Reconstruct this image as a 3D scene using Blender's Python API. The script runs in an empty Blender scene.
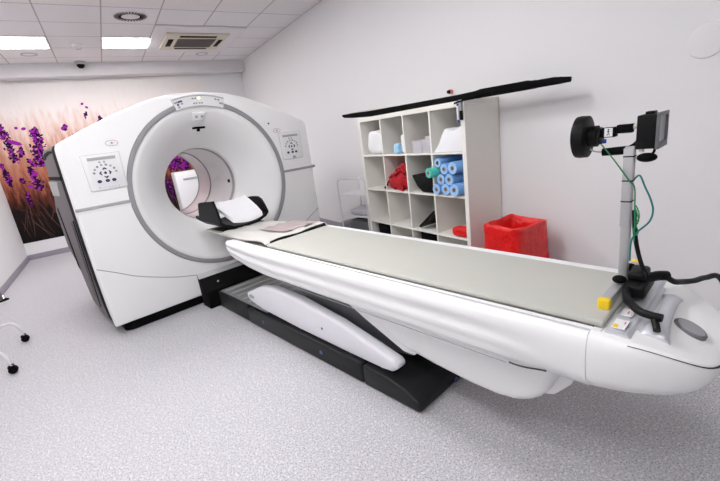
import bpy, bmesh, math, random
from mathutils import Vector, Matrix, Euler
random.seed(7)
SC = bpy.context.scene
COL = SC.collection
PI = math.pi
TH = math.radians(10.7)
CT, ST = math.cos(TH), math.sin(TH)
def W(u, v, z=0.0):
    return Vector((u*CT - v*ST, u*ST + v*CT, z))

# ------------------------------------------------------------------ materials
def mat(name, col, rough=0.5, metal=0.0, spec=0.5, bump=None, noise=None, coat=0.0, trans=0.0, alpha=1.0):
    m = bpy.data.materials.new(name); m.use_nodes = True
    nt = m.node_tree; b = nt.nodes['Principled BSDF']
    b.inputs['Base Color'].default_value = (*col, 1)
    b.inputs['Roughness'].default_value = rough
    b.inputs['Metallic'].default_value = metal
    b.inputs['Specular IOR Level'].default_value = spec
    b.inputs['Coat Weight'].default_value = coat
    b.inputs['Transmission Weight'].default_value = trans
    b.inputs['Alpha'].default_value = alpha
    tc = nt.nodes.new('ShaderNodeTexCoord')
    n = nt.nodes.new('ShaderNodeTexNoise')
    s, amt = noise if noise else (6.0, 0.02)
    n.inputs['Scale'].default_value = s; n.inputs['Detail'].default_value = 3
    nt.links.new(tc.outputs['Object'], n.inputs['Vector'])
    mx = nt.nodes.new('ShaderNodeMix'); mx.data_type = 'RGBA'
    mx.inputs[6].default_value = (*[max(0, c*(1-amt)) for c in col], 1)
    mx.inputs[7].default_value = (*[min(1, c*(1+amt)) for c in col], 1)
    nt.links.new(n.outputs['Fac'], mx.inputs[0])
    nt.links.new(mx.outputs[2], b.inputs['Base Color'])
    if bump:
        bs, bd = bump
        n2 = nt.nodes.new('ShaderNodeTexNoise'); n2.inputs['Scale'].default_value = bs
        n2.inputs['Detail'].default_value = 4
        nt.links.new(tc.outputs['Object'], n2.inputs['Vector'])
        bp = nt.nodes.new('ShaderNodeBump'); bp.inputs['Distance'].default_value = bd
        bp.inputs['Strength'].default_value = 0.6
        nt.links.new(n2.outputs['Fac'], bp.inputs['Height'])
        nt.links.new(bp.outputs['Normal'], b.inputs['Normal'])
    return m

def emis(name, col, s):
    m = bpy.data.materials.new(name); m.use_nodes = True
    b = m.node_tree.nodes['Principled BSDF']
    b.inputs['Base Color'].default_value = (.9, .9, .9, 1)
    b.inputs['Emission Color'].default_value = (*col, 1)
    b.inputs['Emission Strength'].default_value = s
    return m

M = {}
M['wall'] = mat('wall_paint', (.78, .775, .78), .75, noise=(1.2, .012), bump=(60, .001))
M['soffit'] = mat('soffit_paint', (.72, .70, .71), .8)
M['shell'] = mat('white_gloss_plastic', (.87, .87, .87), .32, noise=(2, .008))
M['shell2'] = mat('white_satin_plastic', (.84, .84, .85), .4, noise=(2, .01))
M['armw'] = mat('pale_lilac_plastic', (.80, .79, .83), .4)
M['ring'] = mat('grey_trim_plastic', (.30, .298, .315), .4)
M['mauve'] = mat('mauve_grey_plastic', (.13, .108, .116), .5, spec=.3)
M['mauved'] = mat('dark_mauve_plastic', (.10, .085, .092), .5)
M['panel'] = mat('light_grey_panel', (.74, .74, .76), .45)
M['panelw'] = mat('keypad_white', (.82, .82, .83), .5)
M['slotg'] = mat('slot_grey', (.42, .42, .43), .5)
M['black'] = mat('black_plastic', (.004, .004, .0045), .45, spec=.18)
M['matte'] = mat('matte_black', (.003, .003, .003), .7, spec=.1)
M['char'] = mat('charcoal_plastic', (.016, .0165, .018), .42, noise=(30, .1), spec=.22)
M['navy'] = mat('navy_key', (.03, .035, .10), .5)
M['greyk'] = mat('grey_key', (.30, .30, .32), .5)
M['yellow'] = mat('yellow_plastic', (.90, .62, .01), .45)
M['alu'] = mat('brushed_aluminium', (.50, .50, .51), .42, metal=.55, noise=(40, .06))
M['silver'] = mat('silver_paint', (.60, .61, .65), .35, metal=.35)
M['steel'] = mat('satin_steel', (.30, .31, .31), .4, metal=.5)
M['chrome'] = mat('chrome', (.75, .75, .76), .18, metal=1)
M['pad'] = mat('grey_green_vinyl', (.50, .50, .455), .55, bump=(9, .004), noise=(4, .03))
M['padl'] = mat('pale_grey_vinyl', (.58, .57, .54), .6, bump=(9, .004))
M['mauvep'] = mat('dusty_mauve_cloth', (.40, .33, .33), .8)
M['linen'] = mat('white_cloth', (.84, .84, .86), .8, bump=(14, .006))
M['rail'] = mat('beige_rail', (.62, .60, .53), .4)
M['shelf'] = mat('white_shelf_laminate', (.83, .81, .755), .5)
M['red'] = mat('red_bag_plastic', (.74, .010, .010), .25, bump=(16, .03), noise=(7, .12))
M['redc'] = mat('red_fabric', (.42, .004, .010), .8, bump=(25, .01), noise=(12, .3))
M['blue'] = mat('blue_film_roll', (.22, .45, .82), .35, noise=(40, .12))
M['bluel'] = mat('light_blue_film_end', (.32, .55, .88), .45, noise=(60, .15))
M['teal'] = mat('green_film_roll', (.10, .62, .48), .4)
M['core'] = mat('cardboard_core', (.38, .30, .26), .8)
M['greyb'] = mat('grey_box_card', (.52, .50, .54), .7)
M['greyc'] = mat('grey_cloth', (.34, .34, .37), .8, bump=(20, .01))
M['bluep'] = mat('pale_blue_plastic', (.35, .62, .85), .5)
M['gunm'] = mat('gunmetal_paint', (.13, .135, .145), .45)
M['cream'] = mat('cream_plastic', (.70, .64, .52), .5)
M['brown'] = mat('brown_grille', (.20, .165, .12), .6, noise=(60, .2))
M['ceilw'] = mat('white_ceiling_metal', (.78, .76, .77), .5)
M['greenw'] = mat('green_wire', (.005, .22, .07), .4)
M['tealw'] = mat('teal_wire', (.005, .17, .17), .4)
M['bluew'] = mat('blue_plug', (.02, .07, .45), .4)
M['bluec'] = mat('blue_grey_cap', (.07, .11, .25), .4)
M['base'] = mat('speckled_skirting', (.33, .30, .35), .6, noise=(220, .25))
M['screen'] = mat('grey_screen', (.38, .36, .39), .25)
M['redm'] = mat('red_mark', (.62, .16, .14), .5)
M['tubew'] = mat('white_tube_enamel', (.74, .73, .75), .35)
M['film'] = mat('pink_tinted_window_ring', (.76, .69, .70), .12)
M['tubei'] = mat('bore_lining', (.82, .80, .80), .4)
M['lamp'] = emis('lamp_diffuser', (1, .985, 1), 11.0)
M['led'] = emis('amber_led', (1, .75, .1), 1.5)

def floor_mat():
    m = bpy.data.materials.new('speckled_vinyl_floor'); m.use_nodes = True
    nt = m.node_tree; b = nt.nodes['Principled BSDF']
    tc = nt.nodes.new('ShaderNodeTexCoord')
    def noise(s, d=2):
        n = nt.nodes.new('ShaderNodeTexNoise'); n.inputs['Scale'].default_value = s
        n.inputs['Detail'].default_value = d
        nt.links.new(tc.outputs['Object'], n.inputs['Vector']); return n
    def ramp(src, a, ca, bb, cb):
        r = nt.nodes.new('ShaderNodeValToRGB')
        r.color_ramp.elements[0].position = a; r.color_ramp.elements[0].color = (*ca, 1)
        r.color_ramp.elements[1].position = bb; r.color_ramp.elements[1].color = (*cb, 1)
        nt.links.new(src.outputs['Fac'], r.inputs[0]); return r
    r1 = ramp(noise(165), .34, (.19, .183, .20), .49, (.53, .52, .545))
    r2 = ramp(noise(90, 1), .56, (0, 0, 0), .66, (1, 1, 1))
    mx = nt.nodes.new('ShaderNodeMix'); mx.data_type = 'RGBA'
    nt.links.new(r2.outputs[0], mx.inputs[0]); nt.links.new(r1.outputs[0], mx.inputs[6])
    mx.inputs[7].default_value = (.66, .65, .67, 1)
    nt.links.new(mx.outputs[2], b.inputs['Base Color'])
    b.inputs['Roughness'].default_value = .42
    b.inputs['Specular IOR Level'].default_value = .35
    return m
M['floor'] = floor_mat()

def ceiling_mat():
    m = bpy.data.materials.new('suspended_ceiling_tiles'); m.use_nodes = True
    nt = m.node_tree; b = nt.nodes['Principled BSDF']
    tc = nt.nodes.new('ShaderNodeTexCoord')
    sp = nt.nodes.new('ShaderNodeSeparateXYZ'); nt.links.new(tc.outputs['Object'], sp.inputs[0])
    def mth(op, a, bv=None):
        n = nt.nodes.new('ShaderNodeMath'); n.operation = op
        for i, x in enumerate((a, bv)):
            if x is None: continue
            if isinstance(x, (int, float)): n.inputs[i].default_value = x
            else: nt.links.new(x, n.inputs[i])
        return n.outputs[0]
    def line(o, off):
        f = mth('FRACT', mth('DIVIDE', mth('ADD', o, off), .6))
        d = mth('ABSOLUTE', mth('SUBTRACT', f, .5))      # .5 at the joints
        return mth('GREATER_THAN', d, .5 - .012)
    g = mth('MAXIMUM', line(sp.outputs[0], -.395 + 6), line(sp.outputs[1], -5.395 + 6))
    mx = nt.nodes.new('ShaderNodeMix'); mx.data_type = 'RGBA'
    nt.links.new(g, mx.inputs[0])
    n = nt.nodes.new('ShaderNodeTexNoise'); n.inputs['Scale'].default_value = 2.5
    nt.links.new(tc.outputs['Object'], n.inputs['Vector'])
    r = nt.nodes.new('ShaderNodeValToRGB')
    r.color_ramp.elements[0].color = (.80, .785, .79, 1); r.color_ramp.elements[1].color = (.83, .815, .82, 1)
    nt.links.new(n.outputs['Fac'], r.inputs[0]); nt.links.new(r.outputs[0], mx.inputs[6])
    mx.inputs[7].default_value = (.46, .42, .44, 1)
    nt.links.new(mx.outputs[2], b.inputs['Base Color']); b.inputs['Roughness'].default_value = .85
    return m
M['ceiling'] = ceiling_mat()

def mural_mat():
    m = bpy.data.materials.new('printed_lavender_field'); m.use_nodes = True
    nt = m.node_tree; b = nt.nodes['Principled BSDF']; b.inputs['Roughness'].default_value = .6
    b.inputs['Specular IOR Level'].default_value = .2
    tc = nt.nodes.new('ShaderNodeTexCoord')
    sp = nt.nodes.new('ShaderNodeSeparateXYZ'); nt.links.new(tc.outputs['Object'], sp.inputs[0])
    mp = nt.nodes.new('ShaderNodeMapping'); mp.inputs['Scale'].default_value = (7, 1, 1.3)
    mp.inputs['Rotation'].default_value = (0, .12, 0)
    nt.links.new(tc.outputs['Object'], mp.inputs['Vector'])
    n = nt.nodes.new('ShaderNodeTexNoise'); n.inputs['Scale'].default_value = 2.2; n.inputs['Detail'].default_value = 6
    n.inputs['Roughness'].default_value = .65
    nt.links.new(mp.outputs[0], n.inputs['Vector'])
    ma = nt.nodes.new('ShaderNodeMath'); ma.operation = 'MULTIPLY_ADD'
    nt.links.new(n.outputs['Fac'], ma.inputs[0]); ma.inputs[1].default_value = 1.3
    nt.links.new(sp.outputs[2], ma.inputs[2])
    r = nt.nodes.new('ShaderNodeValToRGB'); cr = r.color_ramp
    mr = nt.nodes.new('ShaderNodeMapRange'); mr.inputs[1].default_value = .55; mr.inputs[2].default_value = 3.25
    nt.links.new(ma.outputs[0], mr.inputs[0]); nt.links.new(mr.outputs[0], r.inputs[0])
    st = [(0, (.003, .001, .001)), (.22, (.008, .002, .002)), (.31, (.10, .022, .012)), (.38, (.30, .085, .045)), (.45, (.42, .15, .09)), (.52, (.46, .20, .135)),
          (.60, (.60, .33, .25)), (.69, (.74, .55, .49)), (.80, (.82, .75, .72)), (1, (.82, .79, .775))]
    while len(cr.elements) < len(st): cr.elements.new(.5)
    for e, (p, c) in zip(cr.elements, st): e.position = p; e.color = (*c, 1)
    nt.links.new(r.outputs[0], b.inputs['Base Color'])
    return m
M['mural'] = mural_mat()
M['flo1'] = mat('printed_purple', (.10, .006, .13), .7, spec=.1)
M['flo2'] = mat('printed_magenta', (.30, .02, .33), .7, spec=.1)
M['flo3'] = mat('printed_dark_violet', (.022, .002, .035), .7, spec=.1)
M['stem'] = mat('printed_stem', (.09, .03, .02), .7)
M['grass'] = mat('printed_straw', (.13, .05, .03), .7)

# ------------------------------------------------------------------ mesh helpers
class MB:
    def __init__(s): s.bm = bmesh.new()
    def geom(s, vs, fs):
        v = [s.bm.verts.new(p) for p in vs]
        for f in fs:
            try: s.bm.faces.new([v[i] for i in f])
            except ValueError: pass
        return v
    def box(s, x0, x1, y0, y1, z0, z1, bev=0, seg=2, mtx=None):
        t = bmesh.new(); bmesh.ops.create_cube(t, size=1)
        for v in t.verts:
            v.co = Vector(((x0+x1)/2 + v.co.x*(x1-x0), (y0+y1)/2 + v.co.y*(y1-y0), (z0+z1)/2 + v.co.z*(z1-z0)))
        if bev: bmesh.ops.bevel(t, geom=t.edges[:], offset=bev, segments=seg, affect='EDGES', profile=.5)
        s._merge(t, mtx); return s
    def _merge(s, t, mtx=None):
        if mtx is not None: bmesh.ops.transform(t, matrix=mtx, verts=t.verts)
        t.verts.index_update()
        nv = [s.bm.verts.new(v.co) for v in t.verts]
        for f in t.faces:
            try: s.bm.faces.new([nv[v.index] for v in f.verts])
            except ValueError: pass
        t.free()
    def cone(s, p0, p1, r0, r1, n=24, cap=True):
        p0, p1 = Vector(p0), Vector(p1); d = (p1-p0).normalized()
        a = d.orthogonal().normalized(); b = d.cross(a)
        vs = [p + (a*math.cos(2*PI*i/n) + b*math.sin(2*PI*i/n))*r for p, r in ((p0, r0), (p1, r1)) for i in range(n)]
        fs = [(i, (i+1) % n, n+(i+1) % n, n+i) for i in range(n)]
        if cap: fs += [tuple(reversed(range(n))), tuple(range(n, 2*n))]
        s.geom(vs, fs); return s
    def tube(s, pts, r, n=10, closed=False, smooth=3, flat=None):
        pts = [Vector(p) for p in pts]
        if smooth: pts = catmull(pts, smooth, closed)
        N = len(pts); rings = []; a = None
        for i, p in enumerate(pts):
            if closed: t = (pts[(i+1) % N]-pts[i-1]).normalized()
            else: t = (pts[min(i+1, N-1)]-pts[max(i-1, 0)]).normalized()
            if a is None: a = t.orthogonal().normalized()
            a = (a - t*a.dot(t)).normalized(); b = t.cross(a)
            rr = r[min(int(i*len(r)/N), len(r)-1)] if isinstance(r, (list, tuple)) else r
            rings.append([s.bm.verts.new(p + (a*math.cos(2*PI*k/n) + b*math.sin(2*PI*k/n))*rr) for k in range(n)])
        for i in range(N if closed else N-1):
            A, B = rings[i], rings[(i+1) % N]
            for k in range(n):
                s.bm.faces.new((A[k], A[(k+1) % n], B[(k+1) % n], B[k]))
        if not closed:
            s.bm.faces.new(list(reversed(rings[0]))); s.bm.faces.new(rings[-1])
        return s
    def loft(s, secs, closed=True, cap=True):
        rings = [[s.bm.verts.new(p) for p in sec] for sec in secs]; n = len(rings[0])
        for A, B in zip(rings, rings[1:]):
            for k in range(n if closed else n-1):
                try: s.bm.faces.new((A[k], A[(k+1) % n], B[(k+1) % n], B[k]))
                except ValueError: pass
        if cap:
            s.bm.faces.new(list(reversed(rings[0]))); s.bm.faces.new(rings[-1])
        return s
    def prism(s, poly, a0, a1, axis='x', bev=0, seg=2):
        t = bmesh.new()
        def P(p, a): return {'x': (a, p[0], p[1]), 'y': (p[0], a, p[1]), 'z': (p[0], p[1], a)}[axis]
        A = [t.verts.new(P(p, a0)) for p in poly]; B = [t.verts.new(P(p, a1)) for p in poly]; n = len(poly)
        t.faces.new(list(reversed(A))); t.faces.new(B)
        for i in range(n): t.faces.new((A[i], A[(i+1) % n], B[(i+1) % n], B[i]))
        if bev:
            bmesh.ops.recalc_face_normals(t, faces=t.faces)
            bmesh.ops.bevel(t, geom=t.edges[:], offset=bev, segments=seg, affect='EDGES', profile=.5, clamp_overlap=True)
        s._merge(t); return s
    def lathe(s, prof, c, axis='y', n=64, cap=False):
        c = Vector(c); rings = []
        for r, h in prof:
            ring = []
            for i in range(n):
                a = 2*PI*i/n
                p = {'y': (r*math.cos(a), h, r*math.sin(a)), 'z': (r*math.cos(a), r*math.sin(a), h), 'x': (h, r*math.cos(a), r*math.sin(a))}[axis]
                ring.append(s.bm.verts.new(c+Vector(p)))
            rings.append(ring)
        for A, B in zip(rings, rings[1:]):
            for k in range(n): s.bm.faces.new((A[k], A[(k+1) % n], B[(k+1) % n], B[k]))
        if cap:
            s.bm.faces.new(list(reversed(rings[0]))); s.bm.faces.new(rings[-1])
        return s
    def sphere(s, c, r, sc=(1, 1, 1), seg=16):
        t = bmesh.new(); bmesh.ops.create_uvsphere(t, u_segments=seg, v_segments=seg//2+2, radius=r)
        for v in t.verts: v.co = Vector((v.co.x*sc[0], v.co.y*sc[1], v.co.z*sc[2])) + Vector(c)
        s._merge(t); return s
    def jitter(s, amp, f=7.0, seed=0):
        from mathutils import noise
        for v in s.bm.verts:
            n = noise.noise_vector(v.co*f + Vector((seed*3.1, seed, 0)))
            v.co += n*amp
        return s
    def build(s, name, m, parent=None, ang=35, loc=None, recalc=True):
        if recalc: bmesh.ops.recalc_face_normals(s.bm, faces=s.bm.faces)
        me = bpy.data.meshes.new(name); s.bm.to_mesh(me); s.bm.free()
        me.materials.append(M[m] if isinstance(m, str) else m)
        for p in me.polygons: p.use_smooth = True
        me.set_sharp_from_angle(angle=math.radians(ang))
        o = bpy.data.objects.new(name, me); COL.objects.link(o)
        if parent: o.parent = parent
        if loc is not None: o.location = loc
        return o

def catmull(pts, k, closed=False):
    out = []; N = len(pts)
    for i in range(N if closed else N-1):
        p0 = pts[i-1] if (closed or i > 0) else pts[0]*2-pts[1]
        p1 = pts[i]; p2 = pts[(i+1) % N]
        p3 = pts[(i+2) % N] if (closed or i+2 < N) else p2*2-p1
        for j in range(k):
            t = j/k
            out.append(.5*((2*p1) + (p2-p0)*t + (2*p0-5*p1+4*p2-p3)*t*t + (3*p1-p0-3*p2+p3)*t**3))
    if not closed: out.append(pts[-1])
    return out

def thing(name, label, cat, loc=(0, 0, 0), rz=0, group=None):
    o = bpy.data.objects.new(name, None); COL.objects.link(o)
    o.empty_display_size = .1
    o.location = loc; o.rotation_euler = (0, 0, rz); o['label'] = label; o['category'] = cat
    if group: o['group'] = group
    return o
def tag(o, label, cat, group=None):
    o['label'] = label; o['category'] = cat
    if group: o['group'] = group
    return o
def struct(o, label=None, cat=None):
    o['kind'] = 'structure'
    if label: o['label'] = label
    if cat: o['category'] = cat
    return o
def dup(root, loc=None, rz=None, label=None):
    r = root.copy(); COL.objects.link(r)
    if loc is not None: r.location = loc
    if rz is not None: r.rotation_euler = (0, 0, rz)
    if label: r['label'] = label
    for ch in list(root.children):
        c = ch.copy(); COL.objects.link(c); c.parent = r
        for g in list(ch.children):
            d = g.copy(); COL.objects.link(d); d.parent = c
    return r
def subdiv(o, lv=1):
    md = o.modifiers.new('smooth', 'SUBSURF'); md.levels = lv; md.render_levels = lv
    return o

# ------------------------------------------------------------------ the room
XL, XR, YB, YF, ZC = -1.445, 2.797, 8.42, -2.6, 3.02
def b(*a, **k): return MB().box(*a, **k)
def S(name, mb, m, label, cat): return struct(mb.build(name, m), label, cat)
S('floor', b(XL-.1, XR+.1, YF-.1, YB+.1, -.1, 0), 'floor', 'speckled pale lilac grey vinyl floor across the whole room', 'floor')
S('ceiling', b(XL-.1, XR+.1, YF-.1, YB+.1, ZC, ZC+.1), 'ceiling', 'suspended tile ceiling above the scanner', 'ceiling')
S('wall_left', b(XL-.1, XL, YF, YB, 0, ZC), 'wall', 'white wall at the left edge of the photo', 'wall')
S('wall_right', b(XR, XR+.1, YF, YB, 0, ZC), 'wall', 'long white wall behind the shelf unit', 'wall')
S('wall_back', b(XL, XR, YB, YB+.1, 0, ZC), 'wall', 'far wall carrying the lavender mural', 'wall')
S('wall_front', b(XL, XR, YF-.1, YF, 0, ZC), 'wall', 'wall behind the camera', 'wall')
S('trim_1', b(XL, XR, 8.155, YB-.001, 2.82, ZC-.001), 'soffit', 'boxed soffit above the mural', 'trim')
def skirting(name, x0, x1, y0, y1, lab):
    S(name, b(x0, x1, y0, y1, 0.0005, .087, bev=.003), 'base', lab, 'baseboard')
skirting('baseboard_back', XL+.013, XR-.013, YB-.012, YB-.0005, 'lilac grey skirting below the mural')
skirting('baseboard_left', XL+.0005, XL+.012, YF+.01, YB-.001, 'lilac grey skirting along the left wall')
skirting('baseboard_right', XR-.012, XR-.0005, YF+.01, YB-.001, 'lilac grey skirting along the right wall')

# mural : a flat print on the wall
mu = thing('wall_mural', 'lavender field photo mural on the far wall behind the scanner', 'mural', (.25, YB-.006, .29))
MX0, MX1, MZ0, MZ1 = XL+.003-.25, 1.953-.25, .0, 2.52
MB().box(MX0, MX1, 0, .005, MZ0, MZ1).build('printed_sheet', 'mural', mu).location = (0, 0, 0)
def leafshape(mb, x, z, L_, w, a, y):
    n = 7; vs = []
    for i in range(n):
        t = 2*PI*i/n
        px, pz = math.cos(t)*L_/2, math.sin(t)*w/2
        vs.append((x-.25 + px*math.cos(a)-pz*math.sin(a), y, z-.29 + px*math.sin(a)+pz*math.cos(a)))
    mb.geom(vs, [tuple(range(n))])
def spike(x0, z0, x1, z1, wid, n, m, y):
    mb = MB()
    for i in range(n):
        t = random.random(); k = math.sin(PI*min(1, .15+.85*t))**.5
        x = x0+(x1-x0)*t + random.gauss(0, wid*.38)*k; z = z0+(z1-z0)*t + random.gauss(0, .012)
        if x < XL+.03 or x > 1.9: continue
        s_ = random.uniform(.018, .04)
        leafshape(mb, x, z, s_*1.4, s_*.8, random.uniform(0, PI), y - random.random()*.0005)
    return mb.build('lavender_spike', m, mu)
sp_ = [(-1.16, 1.60, -1.22, 2.23, .09, 110), (-.86, 1.50, -.79, 2.10, .13, 190), (-.99, 1.12, -1.03, 1.50, .09, 80),
       (-1.07, 1.68, -1.05, 1.80, .05, 40), (-1.33, 1.25, -1.36, 1.60, .06, 50), (-.42, 2.03, -.37, 2.09, .04, 20),
       (.72, 1.22, .80, 1.75, .16, 200), (.98, 1.25, 1.02, 1.75, .14, 150), (1.12, 1.12, 1.2, 1.42, .16, 170), (1.32, 1.1, 1.36, 1.4, .16, 140), (.96, .6, .97, 1.0, .06, 40), (.55, 1.0, .5, 1.6, .12, 110),
       (-.93, 1.50, -1.00, 1.62, .05, 30), (-1.17, 1.27, -1.18, 1.33, .04, 16), (-1.18, .90, -1.16, 1.1, .06, 26),
       (-.62, .9, -.58, 1.3, .08, 40), (.86, .75, .82, 1.1, .09, 50), (.1, 1.6, .15, 2.2, .1, 80), (1.4, 1.2, 1.45, 1.9, .12, 100),
       (-.25, 1.3, -.3, 1.9, .1, 90), (-.055, 2.2, -.03, 2.28, .03, 8)]
for i, (x0, z0, x1, z1, wd, n) in enumerate(sp_):
    spike(x0, z0, x1, z1, wd*.85, int(n*.75), 'flo1', -.0006)
    spike(x0, z0, x1, z1, wd*.9, int(n*.8), 'flo3', -.0014)
    spike(x0, z0, x1, z1, wd*.95, int(n*.22), 'flo2', -.0022)
mb = MB()
for (x, z, L_, w, a) in [(-1.10, 1.90, .20, .07, -.45), (-.93, 2.10, .07, .05, .3), (-.84, 2.05, .08, .06, -.4), (-1.02, 2.12, .05, .045, 0),
                        (-.05, 2.42, .05, .04, .6), (.0, 2.36, .05, .04, -.5), (-.40, 2.07, .09, .05, .3), (-.98, 1.38, .1, .06, .5), (-1.1, 1.2, .07, .05, 0)]:
    leafshape(mb, x, z, L_, w, a, -.003)
mb.build('blurred_blossom', 'flo2', mu)
for m_, cnt, zr in (('stem', 60, (.35, 1.5)), ('grass', 130, (.2, .8))):
    mb = MB()
    for i in range(cnt):
        x = random.uniform(XL+.1, 1.8); z0 = random.uniform(*zr)*.75; L_ = random.uniform(.18, .5); a = random.gauss(PI/2+.12, .28)
        leafshape(mb, x, z0+.29, L_, random.uniform(.004, .008), a, -.0003)
    # keep strokes inside the sheet
    for v in mb.bm.verts:
        v.co.x = min(max(v.co.x, MX0+.004), MX1-.004); v.co.z = min(max(v.co.z, .004), MZ1-.01)
    mb.build('stems' if m_ == 'stem' else 'grass_blades', m_, mu)
mu['label'] = 'lavender field photo mural covering the far wall behind the scanner'

# ------------------------------------------------------------------ ceiling fixtures
def light_panel(x, y, label):
    t = thing('ceiling_light', label, 'ceiling light', (x, y, ZC), 0, 'square light panels in the tile ceiling')
    fr = MB()
    for (x0, x1, y0, y1) in ((-.297, .297, -.297, -.283), (-.297, .297, .283, .297), (-.297, -.283, -.283, .283), (.283, .297, -.283, .283)):
        fr.box(x0, x1, y0, y1, -.012, -.001)
    fr.build('frame', 'ceilw', t)
    MB().box(-.283, .283, -.283, .283, -.009, -.002).build('diffuser', 'lamp', t)
    return t
first = light_panel(-.51, 6.9, 'square light panel in the ceiling, leftmost, at the photo edge')
PL = [(.695, 6.9, 'square light panel in the ceiling beside the air conditioning cassette')]
for yy, nm in ((4.5, 'second'), (2.1, 'third'), (-.3, 'fourth')):
    for xx, nx in ((-.51, 'left'), (.695, 'middle'))[:1 if yy < 0 else 2]:  # fourth row is one unseen panel, added to light the table foot
        PL.append((xx, yy, 'square ceiling light panel out of the photo, %s row from the mural, %s column' % (nm, nx)))
for (x, y, l) in PL: dup(first, (x, y, ZC), 0, l)

t = thing('air_conditioner', 'cream four-way ceiling cassette air conditioner in a white raised plate', 'air conditioner', (1.595, 6.7, ZC))
MB().box(-.6, .6, -.70, .70, -.025, -.001, bev=.006).build('cover_plate', 'ceilw', t)
MB().box(-.445, .42, -.45, .42, -.050, -.0255, bev=.012, seg=3).build('cassette', 'cream', t)
g = MB().box(-.27, .27, -.23, .24, -.056, -.0505, bev=.003).build('intake_grille', 'brown', t)
mb = MB()
for i in range(12): mb.box(-.26, .26, -.215+i*.037, -.203+i*.037, -.060, -.0565)
mb.build('grille_slats', 'mauved', g)
for (x0, x1, y0, y1) in ((-.26, .25, -.385, -.305), (-.24, .24, .30, .36), (-.39, -.32, -.20, .20), (.315, .375, -.20, .20)):
    MB().box(x0, x1, y0, y1, -.054, -.0505, bev=.001).build('air_slot', 'matte', t)

t = thing('air_diffuser', 'round swirl ceiling diffuser with dark slots, nearest in the tiles', 'ceiling vent', (.695, 5.69, ZC))
MB().lathe([(.0, -.006), (.19, -.006), (.2, -.001), (0, -.001)], (0, 0, 0), 'z', 48).build('face_plate', 'ceilw', t)
for i in range(30):
    a = 2*PI*i/30
    mb = MB(); m4 = Matrix.Rotation(a, 4, 'Z')
    mb.box(.10, .175, -.007, .007, -.009, -.0065, mtx=m4)
    mb.build('slot', 'matte', t)
MB().lathe([(0, -.012), (.06, -.010), (.07, -.007), (0, -.0065)], (0, 0, 0), 'z', 32).build('hub', 'ceilw', t)

t = thing('smoke_detector', 'white round smoke detector on the ceiling between the light panels', 'smoke detector', (.104, 7.03, ZC))
MB().lathe([(0, -.001), (.075, -.001), (.075, -.02), (.055, -.03), (.0, -.03)], (0, 0, 0), 'z', 32).build('base', 'ceilw', t)
MB().lathe([(0, -.0305), (.045, -.0305), (.04, -.055), (.0, -.06)], (0, 0, 0), 'z', 24).build('sensor_head', 'greyb', t)
t = thing('security_camera', 'small dark dome camera under the ceiling above the mural', 'camera', (.09, 8.09, ZC))
MB().lathe([(0, -.001), (.075, -.001), (.075, -.035), (.06, -.045), (0, -.045)], (0, 0, 0), 'z', 28).build('housing', 'slotg', t)
MB().sphere((0, 0, -.055), .055, (1, 1, .9)).build('dome', 'matte', t)
def ring_lamp(x, y, lab):
    t = thing('recessed_downlight', lab, 'downlight', (x, y, ZC))
    MB().lathe([(.075, -.001), (.1, -.001), (.1, -.008), (.075, -.008), (.075, -.001)], (0, 0, 0), 'z', 32).build('trim_ring', 'greyb', t)
    MB().lathe([(0, -.004), (.074, -.004), (.074, -.001), (0, -.001)], (0, 0, 0), 'z', 32).build('lens', 'panelw', t)
    return t
dn = ring_lamp(-.495, 7.56, 'unlit round downlight in the ceiling behind the left light panel')
dup(dn, (1.896, 7.62, ZC), 0, 'unlit round downlight in the ceiling behind the air conditioner')

# right wall fittings
t = thing('round_blanking_plate', 'faint white round blanking cap high on the right wall', 'wall cap', (XR, .876, 1.611))
MB().lathe([(0, -.012), (.07, -.012), (.082, -.008), (.085, -.001), (0, -.001)], (0, 0, 0), 'x', 40).build('disc', 'wall', t)
t = thing('wall_hook', 'small black and red fitting on the wall above the shelf unit', 'wall fitting', (XR, 2.70, 1.625))
MB().cone((-.001, 0, 0), (-.03, 0, 0), .020, .020, 16).build('collar', 'redm', t)
MB().cone((-.0305, 0, .0), (-.05, 0, 0), .016, .014, 16).build('knob', 'matte', t)

# ------------------------------------------------------------------ CT gantry
G = thing('ct_scanner_gantry', 'white ring-shaped CT scanner gantry with a wide bore in front of the mural', 'CT scanner', W(1.532, 3.6), TH)
CZ = 1.08
half = [(0, 1.897), (.25, 1.882), (.45, 1.838), (.7, 1.75), (.9, 1.664), (1.02, 1.608), (1.09, 1.578), (1.112, 1.562), (1.117, 1.50), (1.118, 1.30), (1.118, 1.08), (1.118, .8), (1.115, .5), (1.108, .25), (1.098, .095)]
full = [(-x, z) for x, z in reversed(half)] + half[1:]
def radial(poly, ang, c=(0, CZ)):
    # distance from c to the closed polygon along ang
    dx, dz = math.cos(ang), math.sin(ang); best = None
    n = len(poly)
    for i in range(n):
        ax, az = poly[i][0]-c[0], poly[i][1]-c[1]; bx, bz = poly[(i+1) % n][0]-c[0], poly[(i+1) % n][1]-c[1]
        ex, ez = bx-ax, bz-az; det = dx*(-ez)-dz*(-ex)
        if abs(det) < 1e-12: continue
        t_ = (ax*(-ez)-az*(-ex))/det; s_ = (dx*az-dz*ax)/det
        if t_ > 0 and -1e-9 <= s_ <= 1+1e-9: best = t_ if best is None else min(best, t_)
    return best
NA = 256
cornerA = [math.atan2(z-CZ, x) for x, z in (full[0], full[-1], full[9], full[10], full[11], full[-10], full[-11], full[-12])]
angs = sorted(set([round(-PI + 2*PI*i/NA, 6) for i in range(NA)] + [round(a, 6) for a in cornerA]))
NA = len(angs)
RO = [radial(full, a) for a in angs]
def ringpts(rads, y): return [(r*math.cos(a), y, CZ+r*math.sin(a)) for r, a in zip(rads, angs)]
def sheet(rows, name, m, parent, ang=40):
    mb = MB(); mb.loft(rows, True, False); return mb.build(name, m, parent, ang)
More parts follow.
